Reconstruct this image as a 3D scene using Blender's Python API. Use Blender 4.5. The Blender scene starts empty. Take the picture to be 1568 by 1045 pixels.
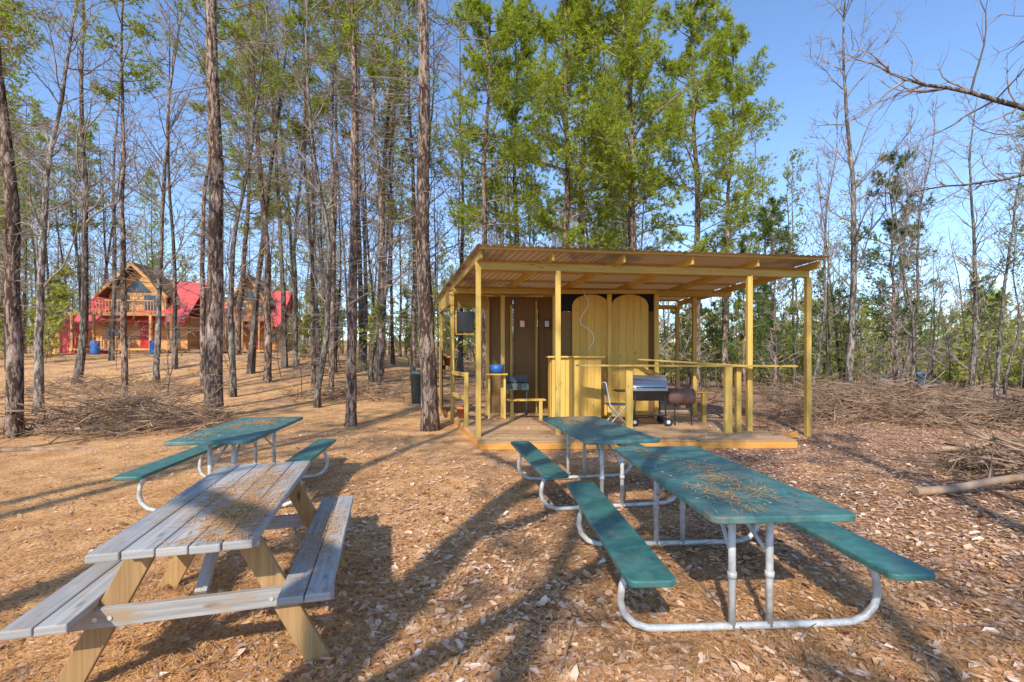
import bpy, math, random
import numpy as np
from mathutils import Vector, Matrix
R=random.Random(7); NR=np.random.RandomState(7)
sc=bpy.context.scene
sc.view_settings.view_transform='Standard'; sc.view_settings.look='None'; sc.view_settings.exposure=0
def lk(o): sc.collection.objects.link(o); return o
def empty(name,loc=(0,0,0),rz=0):
    o=bpy.data.objects.new(name,None); o.location=loc; o.rotation_euler=(0,0,rz); return lk(o)
# ---------------- materials
def newmat(name):
    m=bpy.data.materials.new(name); m.use_nodes=True
    nt=m.node_tree; b=nt.nodes['Principled BSDF']; return m,nt,b
def diffmat(name):
    m=bpy.data.materials.new(name); m.use_nodes=True; nt=m.node_tree; nt.nodes.remove(nt.nodes['Principled BSDF'])
    b=nt.nodes.new('ShaderNodeBsdfDiffuse'); nt.links.new(b.outputs[0],nt.nodes['Material Output'].inputs[0]); return m,nt,b
def N(nt,t,**k):
    n=nt.nodes.new(t)
    for a,v in k.items(): setattr(n,a,v)
    return n
def ramp(nt,stops):
    n=nt.nodes.new('ShaderNodeValToRGB'); cr=n.color_ramp
    while len(cr.elements)<len(stops): cr.elements.new(0.5)
    for e,(p,c) in zip(cr.elements,stops): e.position=p; e.color=(*c,1)
    return n
def noise(nt,vec,scale,detail=5,rough=.6):
    n=nt.nodes.new('ShaderNodeTexNoise'); n.inputs['Scale'].default_value=scale
    n.inputs['Detail'].default_value=detail; n.inputs['Roughness'].default_value=rough
    if vec is not None: nt.links.new(vec,n.inputs['Vector'])
    return n
def mapping(nt,vec,scale):
    n=nt.nodes.new('ShaderNodeMapping'); n.inputs['Scale'].default_value=scale
    nt.links.new(vec,n.inputs['Vector']); return n
def mixc(nt,a,b,f,mode='MIX'):
    n=nt.nodes.new('ShaderNodeMix'); n.data_type='RGBA'; n.blend_type=mode
    for s,i in ((a,6),(b,7)):
        if isinstance(s,tuple): n.inputs[i].default_value=(*s,1)
        else: nt.links.new(s,n.inputs[i])
    if isinstance(f,(int,float)): n.inputs[0].default_value=f
    else: nt.links.new(f,n.inputs[0])
    return n.outputs[2]
def bump(nt,b,h,st=.4,dist=.01):
    n=nt.nodes.new('ShaderNodeBump'); n.inputs['Strength'].default_value=st; n.inputs['Distance'].default_value=dist
    nt.links.new(h,n.inputs['Height']); nt.links.new(n.outputs[0],b.inputs['Normal'])
def wood(name,dark,mid,light,rough=.75,knots=True,var=.35,blot=None):
    m,nt,b=newmat(name)
    uv=N(nt,'ShaderNodeUVMap').outputs[0]; g=N(nt,'ShaderNodeNewGeometry')
    add=N(nt,'ShaderNodeVectorMath',operation='MULTIPLY_ADD')
    comb=N(nt,'ShaderNodeCombineXYZ')
    mul=N(nt,'ShaderNodeMath',operation='MULTIPLY'); mul.inputs[1].default_value=37.
    nt.links.new(g.outputs['Random Per Island'],mul.inputs[0])
    for i in range(3): nt.links.new(mul.outputs[0],comb.inputs[i])
    nt.links.new(uv,add.inputs[0]); add.inputs[1].default_value=(1,1,1); nt.links.new(comb.outputs[0],add.inputs[2])
    n1=noise(nt,mapping(nt,add.outputs[0],(1.6,45,1)).outputs[0],1.0,5,.65)
    n2=noise(nt,mapping(nt,add.outputs[0],(1.2,7,1)).outputs[0],1.0,2,.5)
    r=ramp(nt,[(.3,dark),(.5,mid),(.72,light)]); nt.links.new(n1.outputs[0],r.inputs[0])
    c=mixc(nt,r.outputs[0],mixc(nt,dark,light,n2.outputs[0]),.4)
    if knots:
        v=N(nt,'ShaderNodeTexVoronoi'); v.inputs['Scale'].default_value=1.
        nt.links.new(mapping(nt,add.outputs[0],(2.2,7.5,1)).outputs[0],v.inputs['Vector'])
        kr=ramp(nt,[(.04,(1,1,1)),(.13,(0,0,0))]); nt.links.new(v.outputs['Distance'],kr.inputs[0])
        c=mixc(nt,c,tuple(x*.35 for x in dark),kr.outputs[0])
    if blot:
        n3=noise(nt,mapping(nt,add.outputs[0],(2,5,1)).outputs[0],1.,5,.7)
        br=ramp(nt,[(.52,(0,0,0)),(.66,(1,1,1))]); nt.links.new(n3.outputs[0],br.inputs[0]); c=mixc(nt,c,blot,br.outputs[0])
    mr=N(nt,'ShaderNodeMapRange'); nt.links.new(g.outputs['Random Per Island'],mr.inputs[0])
    mr.inputs[3].default_value=1-var; mr.inputs[4].default_value=1+var*.5
    cc=N(nt,'ShaderNodeCombineColor'); [nt.links.new(mr.outputs[0],cc.inputs[i]) for i in range(3)]
    c=mixc(nt,c,cc.outputs[0],1.,'MULTIPLY')
    nt.links.new(c,b.inputs['Base Color']); b.inputs['Roughness'].default_value=rough
    bump(nt,b,n1.outputs[0],.5,.004); return m
def plain(name,col,rough=.5,metal=0,var=.25,scale=8,dirt=None,bmp=0,diff=False,stain=None):
    m,nt,b=(diffmat if diff else newmat)(name); tc=N(nt,'ShaderNodeTexCoord').outputs['Object']
    n=noise(nt,tc,scale,2 if diff else 6,.65); r=ramp(nt,[(.3,tuple(x*(1-var) for x in col)),(.7,tuple(min(1,x*(1+var)) for x in col))])
    nt.links.new(n.outputs[0],r.inputs[0]); c=r.outputs[0]
    if dirt:
        n2=noise(nt,tc,scale*.45,7,.7); dr=ramp(nt,[(.5,(0,0,0)),(.68,(.8,.8,.8))]); nt.links.new(n2.outputs[0],dr.inputs[0])
        c=mixc(nt,c,dirt,dr.outputs[0])
    if stain:
        n4=noise(nt,mapping(nt,tc,(1,.6,1)).outputs[0],3.2,8,.72); sr=ramp(nt,[(.55,(0,0,0)),(.66,(.7,.7,.7))]); nt.links.new(n4.outputs[0],sr.inputs[0])
        c=mixc(nt,c,stain,sr.outputs[0])
    if diff: nt.links.new(c,b.inputs[0]); return m
    nt.links.new(c,b.inputs['Base Color']); b.inputs['Roughness'].default_value=rough; b.inputs['Metallic'].default_value=metal
    if bmp: bump(nt,b,n.outputs[0],bmp,.003)
    return m
def bark(name,cols,sc_=9,fine=True):
    m,nt,b=diffmat(name); tc=N(nt,'ShaderNodeTexCoord').outputs['Object']; oi=N(nt,'ShaderNodeObjectInfo')
    mp=mapping(nt,tc,(1,1,.25))
    n=noise(nt,mp.outputs[0],sc_*1.8,5 if fine else 3,.72); n3=noise(nt,tc,.8,2,.5)
    ad=N(nt,'ShaderNodeMath',operation='MULTIPLY_ADD'); ad.inputs[1].default_value=1.7 if fine else .9
    if fine:
        v=N(nt,'ShaderNodeTexVoronoi'); v.inputs['Scale'].default_value=sc_*2.0
        mx=N(nt,'ShaderNodeVectorMath',operation='MULTIPLY_ADD'); nt.links.new(n.outputs['Color'],mx.inputs[0]); mx.inputs[1].default_value=(.22,.22,.22)
        nt.links.new(mp.outputs[0],mx.inputs[2]); nt.links.new(mx.outputs[0],v.inputs['Vector'])
        mm=N(nt,'ShaderNodeMath',operation='MULTIPLY'); nt.links.new(n.outputs[0],mm.inputs[0]); nt.links.new(v.outputs['Distance'],mm.inputs[1]); nt.links.new(mm.outputs[0],ad.inputs[0])
        bp=N(nt,'ShaderNodeMath',operation='MULTIPLY'); nt.links.new(mm.outputs[0],bp.inputs[0]); bp.inputs[1].default_value=-1
        bump(nt,b,bp.outputs[0],.8,.04)
    else: nt.links.new(n.outputs[0],ad.inputs[0])
    nt.links.new(n3.outputs[0],ad.inputs[2])
    r=ramp(nt,[(.52,cols[2]),(.85,cols[1]),(1.0,cols[0])]); nt.links.new(ad.outputs[0],r.inputs[0])
    mr=N(nt,'ShaderNodeMapRange'); nt.links.new(oi.outputs['Random'],mr.inputs[0]); mr.inputs[3].default_value=.75; mr.inputs[4].default_value=1.2
    cc=N(nt,'ShaderNodeCombineColor'); [nt.links.new(mr.outputs[0],cc.inputs[i]) for i in range(3)]
    nt.links.new(mixc(nt,r.outputs[0],cc.outputs[0],1.,'MULTIPLY'),b.inputs[0]); return m
def leafmat(name,cols,trans=.35):
    m,nt,b=diffmat(name); g=N(nt,'ShaderNodeNewGeometry')
    k=len(cols); r=ramp(nt,[(i/(k-1),c) for i,c in enumerate(cols)]); nt.links.new(g.outputs['Random Per Island'],r.inputs[0])
    nt.links.new(r.outputs[0],b.inputs[0])
    if trans:
        t=N(nt,'ShaderNodeBsdfTranslucent'); nt.links.new(r.outputs[0],t.inputs[0]); ms=N(nt,'ShaderNodeMixShader'); ms.inputs[0].default_value=trans
        nt.links.new(b.outputs[0],ms.inputs[1]); nt.links.new(t.outputs[0],ms.inputs[2]); nt.links.new(ms.outputs[0],nt.nodes['Material Output'].inputs[0])
    return m
M_yel=wood('treated_lumber',(.38,.22,.04),(.60,.39,.085),(.72,.51,.14),var=.3)
M_door=wood('door_pine',(.52,.29,.05),(.68,.42,.08),(.76,.52,.13),var=.15)
M_deck=wood('deck_lumber',(.32,.18,.09),(.52,.32,.16),(.64,.43,.25),var=.3)
M_rim=wood('rim_board',(.54,.22,.04),(.74,.35,.07),(.80,.42,.10),var=.15)
M_grey=wood('weathered_wood',(.16,.155,.155),(.40,.39,.38),(.62,.60,.58),rough=.85,var=.25,blot=(.42,.30,.19))
M_leg=wood('table_leg_wood',(.24,.13,.05),(.42,.25,.10),(.56,.37,.17),var=.25)
M_ply=wood('brown_plywood',(.13,.07,.025),(.21,.125,.042),(.27,.165,.06),var=.15,knots=False)
M_log=wood('log_wood',(.50,.22,.07),(.68,.35,.13),(.78,.45,.19),var=.3)
M_teal=plain('teal_coating',(.045,.175,.16),.45,0,.35,14,dirt=(.13,.20,.18),bmp=.15)
M_top=plain('teal_table_top',(.06,.18,.17),.55,0,.35,10,dirt=(.17,.22,.195),bmp=.15,stain=(.34,.25,.16))
M_galv=plain('galvanized_tube',(.58,.60,.60),.42,.1,.2,20,dirt=(.36,.33,.29))
m,nt,b=diffmat('corrugated_roof'); b.inputs[0].default_value=(.26,.15,.09,1)
t=N(nt,'ShaderNodeBsdfTranslucent'); t.inputs[0].default_value=(.55,.30,.12,1); ms=N(nt,'ShaderNodeMixShader'); ms.inputs[0].default_value=.28
nt.links.new(b.outputs[0],ms.inputs[1]); nt.links.new(t.outputs[0],ms.inputs[2]); nt.links.new(ms.outputs[0],nt.nodes['Material Output'].inputs[0]); M_roof=m
M_black=plain('black_enamel',(.02,.02,.022),.35,0,.3)
M_nearblack=plain('near_black_sheet',(.012,.012,.014),.9)  # plain near-black colour for the band behind the door tops
M_silver=plain('brushed_steel',(.36,.42,.47),.35,.6,.1,30)
M_rust=plain('smoker_red_brown',(.22,.12,.095),.5,.1,.4,9)
M_white=plain('white_paint',(.75,.75,.72),.5,0,.08)
M_blue=plain('blue_plastic',(.03,.14,.45),.4,0,.1)
M_red=plain('red_metal_roof',(.70,.10,.10),.5,0,.15,2)
M_redd=plain('red_paint',(.5,.03,.03),.5)
M_glass=plain('window_glass',(.05,.07,.09),.08,0,.1)
M_terra=plain('terracotta',(.5,.16,.06),.8)
M_plast=plain('grey_plastic',(.07,.10,.11),.5)
M_carp=plain('car_paint',(.24,.34,.44),.25,.3,.05)
M_rub=plain('rubber',(.02,.02,.02),.8)
M_barkP=bark('pine_bark',[(.085,.058,.045),(.29,.205,.16),(.52,.42,.34)])
M_barkD=bark('hardwood_bark',[(.09,.075,.065),(.24,.205,.18),(.42,.38,.34)],7)
M_barkF=bark('distant_bark',[(.09,.07,.06),(.22,.18,.155),(.36,.31,.27)],7,False)
M_twig=plain('twigs',(.29,.24,.20),.85,0,.4,3,diff=True)
M_stick=plain('dry_sticks',(.32,.22,.15),.85,0,.6,3,diff=True)
M_need=leafmat('pine_needles',[(.17,.22,.025),(.34,.42,.04),(.48,.54,.06),(.56,.60,.10)],.45)
M_bud=leafmat('spring_leaves',[(.32,.34,.06),(.48,.50,.10),(.40,.45,.08)],.5)
M_dark=leafmat('cedar_leaves',[(.07,.13,.035),(.14,.21,.05),(.20,.27,.06)],.3)
M_leaf=leafmat('dead_leaves',[(.30,.14,.07),(.62,.37,.21),(.82,.60,.44),(.46,.23,.11),(.86,.70,.58),(.68,.40,.22),(.36,.18,.09),(.80,.54,.36)],.1)
M_straw=leafmat('pine_straw',[(.62,.30,.10),(.82,.49,.21),(.46,.19,.06)],0)
# ---------------- mesh builder
class MB:
    def __init__(s,uv=True): s.v=[];s.f=[];s.m=[];s.s=[];s.uv=[];s.u=uv
    def face(s,idx,m,sm=False,uv=None):
        s.f.append(idx); s.m.append(m); s.s.append(sm)
        if s.u: s.uv.extend(uv if uv else [(0.,0.)]*len(idx))
    def beam(s,p0,p1,w,h,m=0,up=(0,0,1)):
        p0=Vector(p0);p1=Vector(p1);d=(p1-p0);L=d.length;d.normalize()
        up=Vector(up); 
        if abs(d.dot(up))>.99: up=Vector((0,1,0))
        x=d.cross(up).normalized(); y=x.cross(d).normalized()
        b=len(s.v)
        for p in (p0,p1):
            for a,c in ((-1,-1),(1,-1),(1,1),(-1,1)): s.v.append(tuple(p+x*(a*w/2)+y*(c*h/2)))
        for k in range(4):
            j=(k+1)%4; wd=w if k%2==0 else h; o=k*.31
            s.face((b+k,b+j,b+4+j,b+4+k)[::-1],m,False,[(0,o),(0,o+wd),(L,o+wd),(L,o)][::-1])
        s.face((b,b+1,b+2,b+3),m,False,[(0,0),(.02,0),(.02,h),(0,h)]); s.face((b+7,b+6,b+5,b+4),m,False,[(0,0),(.02,0),(.02,h),(0,h)])
    def box(s,c,d,m=0):
        ax=0 if d[0]>=d[1] and d[0]>=d[2] else (1 if d[1]>=d[2] else 2)
        e=[0,0,0]; e[ax]=d[ax]/2; c=Vector(c)
        if ax==0: s.beam(c-Vector(e),c+Vector(e),d[1],d[2],m)
        elif ax==1: s.beam(c-Vector(e),c+Vector(e),d[0],d[2],m)
        else: s.beam(c-Vector(e),c+Vector(e),d[0],d[1],m)
    def ext(s,out,vec,m=0,sm=False):
        vec=Vector(vec); n=len(out); b=len(s.v); O=[Vector(o) for o in out]
        for o in O: s.v.append(tuple(o))
        for o in O: s.v.append(tuple(o+vec))
        ux=vec.normalized()
        def uvp(p): return (p.y,p.x) if abs(ux.z)>.9 else (p.z,p.x+p.y)
        s.face(tuple(b+i for i in range(n))[::-1],m,False,[uvp(o) for o in O][::-1]); s.face(tuple(b+n+i for i in range(n)),m,False,[uvp(o) for o in O])
        for i in range(n):
            j=(i+1)%n; s.face((b+i,b+j,b+n+j,b+n+i),m,sm,[(0,0),(.05,0),(.05,.05),(0,.05)])
    def tube(s,pts,rad,sides=8,m=0,cap=True):
        pts=[Vector(p) for p in pts]; n=len(pts); b=len(s.v)
        if isinstance(rad,(int,float)): rad=[rad]*n
        ref=None
        for i,p in enumerate(pts):
            d=(pts[min(i+1,n-1)]-pts[max(i-1,0)])
            if d.length<1e-9: d=Vector((0,0,1))
            d.normalize()
            if ref is None: ref=Vector((0,0,1)) if abs(d.z)<.9 else Vector((1,0,0))
            x=(ref-d*ref.dot(d)).normalized(); ref=x; y=d.cross(x)
            for k in range(sides):
                a=2*math.pi*k/sides; s.v.append(tuple(p+(x*math.cos(a)+y*math.sin(a))*rad[i]))
        for i in range(n-1):
            for k in range(sides):
                j=(k+1)%sides
                s.face((b+i*sides+k,b+i*sides+j,b+(i+1)*sides+j,b+(i+1)*sides+k),m,True,[(0,0),(0,.1),(.1,.1),(.1,0)] if s.u else None)
        if cap:
            s.face(tuple(b+k for k in range(sides))[::-1],m); s.face(tuple(b+(n-1)*sides+k for k in range(sides)),m)
    def mesh(s,name,mats):
        me=bpy.data.meshes.new(name); me.from_pydata(s.v,[],s.f)
        for mm in mats: me.materials.append(mm)
        me.polygons.foreach_set('material_index',s.m); me.polygons.foreach_set('use_smooth',s.s)
        if s.u:
            l=me.uv_layers.new(name='UVMap'); l.data.foreach_set('uv',[c for t in s.uv for c in t])
        me.update(); return me
    def obj(s,name,mats,parent=None,loc=(0,0,0),rz=0,bevel=0):
        o=bpy.data.objects.new(name,s.mesh(name,mats)); o.location=loc;o.rotation_euler=(0,0,rz); lk(o)
        if parent: o.parent=parent
        if bevel:
            md=o.modifiers.new('b','BEVEL'); md.width=bevel; md.segments=2; md.limit_method='ANGLE'
        return o
def rrect(w,l,r,z,n=5):
    o=[]
    for cx,cy,a0 in ((w/2-r,l/2-r,0),(-w/2+r,l/2-r,90),(-w/2+r,-l/2+r,180),(w/2-r,-l/2+r,270)):
        for i in range(n+1):
            a=math.radians(a0+90*i/n); o.append((cx+r*math.cos(a),cy+r*math.sin(a),z))
    return o
# ---------------- terrain
def sm(t): t=np.clip(t,0,1); return t*t*(3-2*t)
def hz(x,y):
    x=np.asarray(x,float);y=np.asarray(y,float)
    z=1.9*sm((y-11)/24)*sm((-x+1)/14)
    z=z-1.6*sm((y-20)/28)*sm((x-4)/18)
    z=z+.035*np.sin(x*.9+1.3)*np.sin(y*.7+.4)*sm((np.hypot(x,y)-4)/8)
    z=z+.12*np.sin(x*.31+.5)*np.cos(y*.23)*sm((np.hypot(x-2,y-9)-9)/10)
    z=z+6*sm((np.hypot(x,y)-60)/130)+30*sm((np.hypot(x,y)-300)/900)
    return z
def h1(x,y): return float(hz(x,y))
q=np.linspace(-1,1,361); gx=np.sign(q)*(np.abs(q)*14+np.abs(q)**7*1500)
X,Y=np.meshgrid(gx,gx+4); Z=hz(X,Y)
fine=np.exp(-(np.hypot(X,Y-4)/14)**2)
Z=Z+fine*(NR.rand(*X.shape)-.5)*.012-.006
n=len(q); V=np.stack([X,Y,Z],-1).reshape(-1,3)
I=np.arange(n*n).reshape(n,n); F=np.stack([I[:-1,:-1],I[:-1,1:],I[1:,1:],I[1:,:-1]],-1).reshape(-1,4)
def npmesh(name,V,F,mats,smooth=False,mi=None):
    me=bpy.data.meshes.new(name); k=F.shape[1]
    me.vertices.add(len(V)); me.vertices.foreach_set('co',V.astype(np.float32).ravel())
    me.loops.add(F.size); me.loops.foreach_set('vertex_index',F.astype(np.int32).ravel())
    me.polygons.add(len(F)); me.polygons.foreach_set('loop_start',np.arange(len(F),dtype=np.int32)*k)
    for m in mats: me.materials.append(m)
    if mi is not None: me.polygons.foreach_set('material_index',mi.astype(np.int32))
    me.update(calc_edges=True)
    me.polygons.foreach_set('use_smooth',np.full(len(F),smooth)); return me
m,nt,b=diffmat('forest_floor'); tc=N(nt,'ShaderNodeTexCoord').outputs['Object']
nA=noise(nt,tc,40,6,.8); nB=noise(nt,tc,.55,3,.55); nD=noise(nt,tc,2.3,4,.65)
rs=ramp(nt,[(.38,(.28,.125,.05)),(.5,(.74,.42,.19)),(.62,(.92,.63,.36))]); nt.links.new(nA.outputs[0],rs.inputs[0])
v=N(nt,'ShaderNodeTexVoronoi'); v.inputs['Scale'].default_value=28; nt.links.new(tc,v.inputs['Vector'])
sep=N(nt,'ShaderNodeSeparateColor'); nt.links.new(v.outputs['Color'],sep.inputs[0])
rl=ramp(nt,[(0,(.20,.10,.06)),(.35,(.54,.31,.18)),(.7,(.82,.60,.46)),(1,(.44,.23,.13))]); nt.links.new(sep.outputs[0],rl.inputs[0])
edge=ramp(nt,[(.25,(1,1,1)),(.7,(.4,.34,.3))]); nt.links.new(v.outputs['Distance'],edge.inputs[0])
lf=mixc(nt,rl.outputs[0],edge.outputs[0],.8,'MULTIPLY')
sx=N(nt,'ShaderNodeSeparateXYZ'); nt.links.new(tc,sx.inputs[0])
mr=N(nt,'ShaderNodeMapRange'); nt.links.new(sx.outputs[0],mr.inputs[0]); mr.inputs[1].default_value=-5; mr.inputs[2].default_value=4; mr.inputs[3].default_value=-.3; mr.inputs[4].default_value=.2
mr2=N(nt,'ShaderNodeMapRange'); nt.links.new(sx.outputs[1],mr2.inputs[0]); mr2.inputs[1].default_value=11; mr2.inputs[2].default_value=18; mr2.inputs[4].default_value=.25
ad=N(nt,'ShaderNodeMath',operation='ADD'); nt.links.new(mr.outputs[0],ad.inputs[0]); nt.links.new(nB.outputs[0],ad.inputs[1])
ad2=N(nt,'ShaderNodeMath',operation='ADD'); nt.links.new(ad.outputs[0],ad2.inputs[0]); nt.links.new(mr2.outputs[0],ad2.inputs[1])
fr=ramp(nt,[(.42,(0,0,0)),(.62,(1,1,1))]); nt.links.new(ad2.outputs[0],fr.inputs[0])
c=mixc(nt,rs.outputs[0],lf,fr.outputs[0])
dk=ramp(nt,[(.35,(.66,.60,.56)),(.58,(1.,1.,1.))]); nt.links.new(nD.outputs[0],dk.inputs[0])
nt.links.new(mixc(nt,c,dk.outputs[0],1.,'MULTIPLY'),b.inputs[0])
bump(nt,b,nA.outputs[0],.5,.015)
g=bpy.data.objects.new('ground',npmesh('ground',V,F,[m],True)); lk(g)
# leaf litter
def leaves(name,x,y,z,smin,smax,tilt,mat,parent=None,aspect=.6,curl=.2):
    n=len(x); s=smin+(smax-smin)*NR.rand(n)**1.8; a=NR.uniform(0,2*np.pi,n); w=s*aspect*NR.uniform(.6,1.3,n)
    cu=NR.uniform(-.05,curl,n)*s
    L=np.zeros((n,6,3))
    for i,(u,vv,hh) in enumerate([(-.5,0,0),(-.22,-.5,1),(.25,-.42,1),(.5,0,.3),(.25,.42,1),(-.22,.5,1)]):
        L[:,i,0]=(u+NR.normal(0,.09,n))*s; L[:,i,1]=(vv+NR.normal(0,.15,n))*w; L[:,i,2]=hh*cu*NR.uniform(.2,1.3,n)
    tx=NR.normal(0,tilt,n); ty=NR.normal(0,tilt,n)
    L[:,:,2]+=L[:,:,0]*tx[:,None]+L[:,:,1]*ty[:,None]; L[:,:,2]-=L[:,:,2].min(1)[:,None]
    c,s_=np.cos(a)[:,None],np.sin(a)[:,None]
    P=np.stack([L[:,:,0]*c-L[:,:,1]*s_+x[:,None],L[:,:,0]*s_+L[:,:,1]*c+y[:,None],L[:,:,2]+z[:,None]],-1).reshape(-1,3)
    b0=np.arange(n)*6; F=np.concatenate([np.stack([b0,b0+1,b0+2,b0+3],1),np.stack([b0,b0+3,b0+4,b0+5],1)])
    o=bpy.data.objects.new(name,npmesh(name,P,F,[mat])); lk(o)
    if parent: o.parent=parent
    return o
def needles(name,x,y,z,lmin,lmax,w,mat,parent=None,aw=None,th=.012):
    n=len(x); l=NR.uniform(lmin,lmax,n); a=NR.uniform(0,2*np.pi,n) if aw is None else NR.normal(aw,.6,n)
    dx,dy=np.cos(a)*l/2,np.sin(a)*l/2; px,py=-np.sin(a)*w,np.cos(a)*w; tz=NR.uniform(0,th,n)
    P=np.stack([np.stack([x-dx,y-dy,z],1),np.stack([x+px,y+py,z+tz],1),np.stack([x+dx,y+dy,z+.002],1),np.stack([x-px,y-py,z+tz],1)],1).reshape(-1,3)
    b0=np.arange(n)*4; o=bpy.data.objects.new(name,npmesh(name,P,np.stack([b0,b0+1,b0+2,b0+3],1),[mat])); lk(o)
    if parent:o.parent=parent
    return o
def scat(n,y0,y1,pw):
    u=NR.rand(n); yy=y0*(y1/y0)**(u**pw); hw=1.2*yy+1.5; xx=NR.uniform(-1,1,n)*hw
    k=~((yy>7.9)&(yy<14)&(xx>-1.9)&(xx<4.9)); return xx[k],yy[k]
def dens(x,y,b0): return np.clip(b0+.08*x+.3*np.sin(x*1.1+y*.6)-.01*y,.12,1)
x,y=scat(115000,1.1,18,.85); k=NR.rand(len(x))<dens(x,y,.55); x=x[k];y=y[k]
leaves('leaf_litter',x,y,hz(x,y)+.002,.016,.045,.2,M_leaf)
x,y=scat(36000,1.1,16,.85); k=NR.rand(len(x))<dens(x,y,.5); x=x[k];y=y[k]
leaves('fallen_leaf_layer',x,y,hz(x,y)+.005,.038,.08,.2,M_leaf,None,.55,.28)
x,y=scat(140000,1.1,12,.8); p=np.clip(.65-.06*x,.4,1); k=NR.rand(len(x))<p; x=x[k];y=y[k]
needles('pine_straw_litter',x,y,hz(x,y)+.01,.08,.17,.0016,M_straw,th=.02)
x,y=scat(2800,1.3,24,.6); needles('twig_litter',x,y,hz(x,y)+.015,.12,.6,.005,M_stick,th=.03)
# ---------------- trees
def rv(): return Vector((R.gauss(0,1),R.gauss(0,1),R.gauss(0,1)))
def grow(mb,p,d,L,r0,r1,n,wob,up,sides,m,cap=False):
    p=Vector(p);d=Vector(d).normalized();pts=[p.copy()];ds=[d.copy()]
    for i in range(n):
        d=(d+rv()*wob+Vector((0,0,up))).normalized(); p=p+d*(L/n); pts.append(p.copy()); ds.append(d.copy())
    mb.tube(pts,[r0+(r1-r0)*i/n for i in range(n+1)],sides,m,cap); return pts,ds
def tuft(mb,p,d,k,l,w,m):
    for _ in range(k):
        a=(d*.9+rv()*.55).normalized(); q=rv().cross(a)
        if q.length<1e-4: continue
        q.normalize(); q*=w; e=p+a*l*R.uniform(.7,1.15); b=len(mb.v)
        mb.v+= [tuple(p-q),tuple(p+q),tuple(e)]; mb.face((b,b+1,b+2),m)
def trunkpts(H,r,n,wob):
    pts=[]; dx=dy=0; vx=vy=0
    for i in range(n+1):
        t=i/n; pts.append(Vector((dx,dy,-.3+(H+.3)*t))); vx=vx*.7+R.gauss(0,wob);vy=vy*.7+R.gauss(0,wob); dx+=vx; dy+=vy
    rad=[r*((1-.88*(i/n)**.9)+(.35 if i==0 else 0)) for i in range(n+1)]
    return pts,rad
def at(pts,z):
    for i in range(len(pts)-1):
        if pts[i+1].z>=z:
            t=(z-pts[i].z)/(pts[i+1].z-pts[i].z); return pts[i].lerp(pts[i+1],t)
    return pts[-1].copy()
def pine(name,seed,H,r,c0,cl,tk=11,nl=.17,dead0=2.4,dstep=.16,dl=1.7,foliage=M_need,sub=5,nw=.013,lod=0,cst=1):
    R.seed(seed); mb=MB(False); pts,rad=trunkpts(H,r,10 if lod else 26,.06 if lod else .022); mb.tube(pts,rad,5 if lod else 11,0)
    z=dead0
    while z<min(c0+2,H-1):
        z+=R.uniform(.4,1.5)*dstep; a=R.uniform(0,6.28); L=dl*R.uniform(.25,1.)
        d=Vector((math.cos(a),math.sin(a),R.uniform(-.15,.5)))
        if lod: grow(mb,at(pts,z),d,L,.016,.006,2,.15,-.03,3,1); continue
        pp,dd=grow(mb,at(pts,z),d,L,R.uniform(.008,.018),.004,5,.15,-.04,3,1)
        for _ in range(R.randint(2,5)):
            i=R.randint(1,4); grow(mb,pp[i],dd[i]+rv()*.5,L*R.uniform(.2,.55),.006,.0025,3,.22,.02,3,1)
    z=c0
    while z<H:
        f=(z-c0)/(H-c0); z+=R.uniform(.16,.42)*(1-.3*f)*cst
        for _ in range(R.choice((1,1,2,2))):
            a=R.uniform(0,6.28); L=cl*(.25+.75*(1-f)**.8)*R.uniform(.45,1.05)*min(1,.55+f*3)
            d=Vector((math.cos(a),math.sin(a),R.uniform(.05,.5)+f*.4))
            nn=3 if lod else 6
            pp,dd=grow(mb,at(pts,z),d,L,.012+.012*L,.006,nn,.1,.03,3 if lod else 4,1)
            for i in range(1 if lod else 2,nn+1):
                for _ in range(sub if i>2 or lod else 2):
                    s,ds=grow(mb,pp[i],dd[i]*.6+rv()*.55,L*R.uniform(.12,.3),.006,.003,2,.2,.06,3,1)
                    if not lod: tuft(mb,s[1],ds[1],tk//2,nl,nw,2)
                    tuft(mb,s[2],ds[2],tk,nl,nw,2)
    return mb.mesh(name,[M_barkF if lod else M_barkP,M_twig,foliage])
def hard(name,seed,H,r,first,nl,leafy=0,s2=6,s3=5,lod=0,tw=1):
    R.seed(seed); mb=MB(False); pts,rad=trunkpts(H,r,10 if lod else 18,.05); mb.tube(pts,rad,5 if lod else 8,0)
    for _ in range(nl):
        z=first+(H*.97-first)*R.random()**.85; f=(z-first)/(H-first); a=R.uniform(0,6.28)
        L=(1-f*.7)*H*.22*R.uniform(.5,1.1); d=Vector((math.cos(a),math.sin(a),R.uniform(.4,1.5)))
        n1=4 if lod else 7
        pp,dd=grow(mb,at(pts,z),d,L,r*.28*(1-f*.6),.008*tw,n1,.13,.06,3 if lod else 5,1)
        for _ in range(s2):
            i=R.randint(1,n1); n2=2 if lod else 5
            q,dq=grow(mb,pp[i],dd[i]*.8+rv()*.5,L*R.uniform(.25,.5),.012*tw,.005*tw,n2,.16,.05,3,1)
            for _ in range(s3):
                n3=1 if lod else 3
                j=R.randint(1,n2); t,td=grow(mb,q[j],dq[j]*.8+rv()*.5,L*R.uniform(.1,.25),.007*tw,.003*tw,n3,.18,.03,3,1)
                if leafy: tuft(mb,t[n3],td[n3],leafy,.12*tw,.04*tw,2)
    return mb.mesh(name,[M_barkF if lod else M_barkD,M_twig,M_bud])
P_big=pine('pine_big',11,20,.20,10,2.5,dead0=2.8,dstep=.08,dl=2.2,sub=4)
P_med=pine('pine_med',12,19,.15,9.6,2.3,dead0=2.4,dstep=.08,dl=1.9,sub=4)
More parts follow.
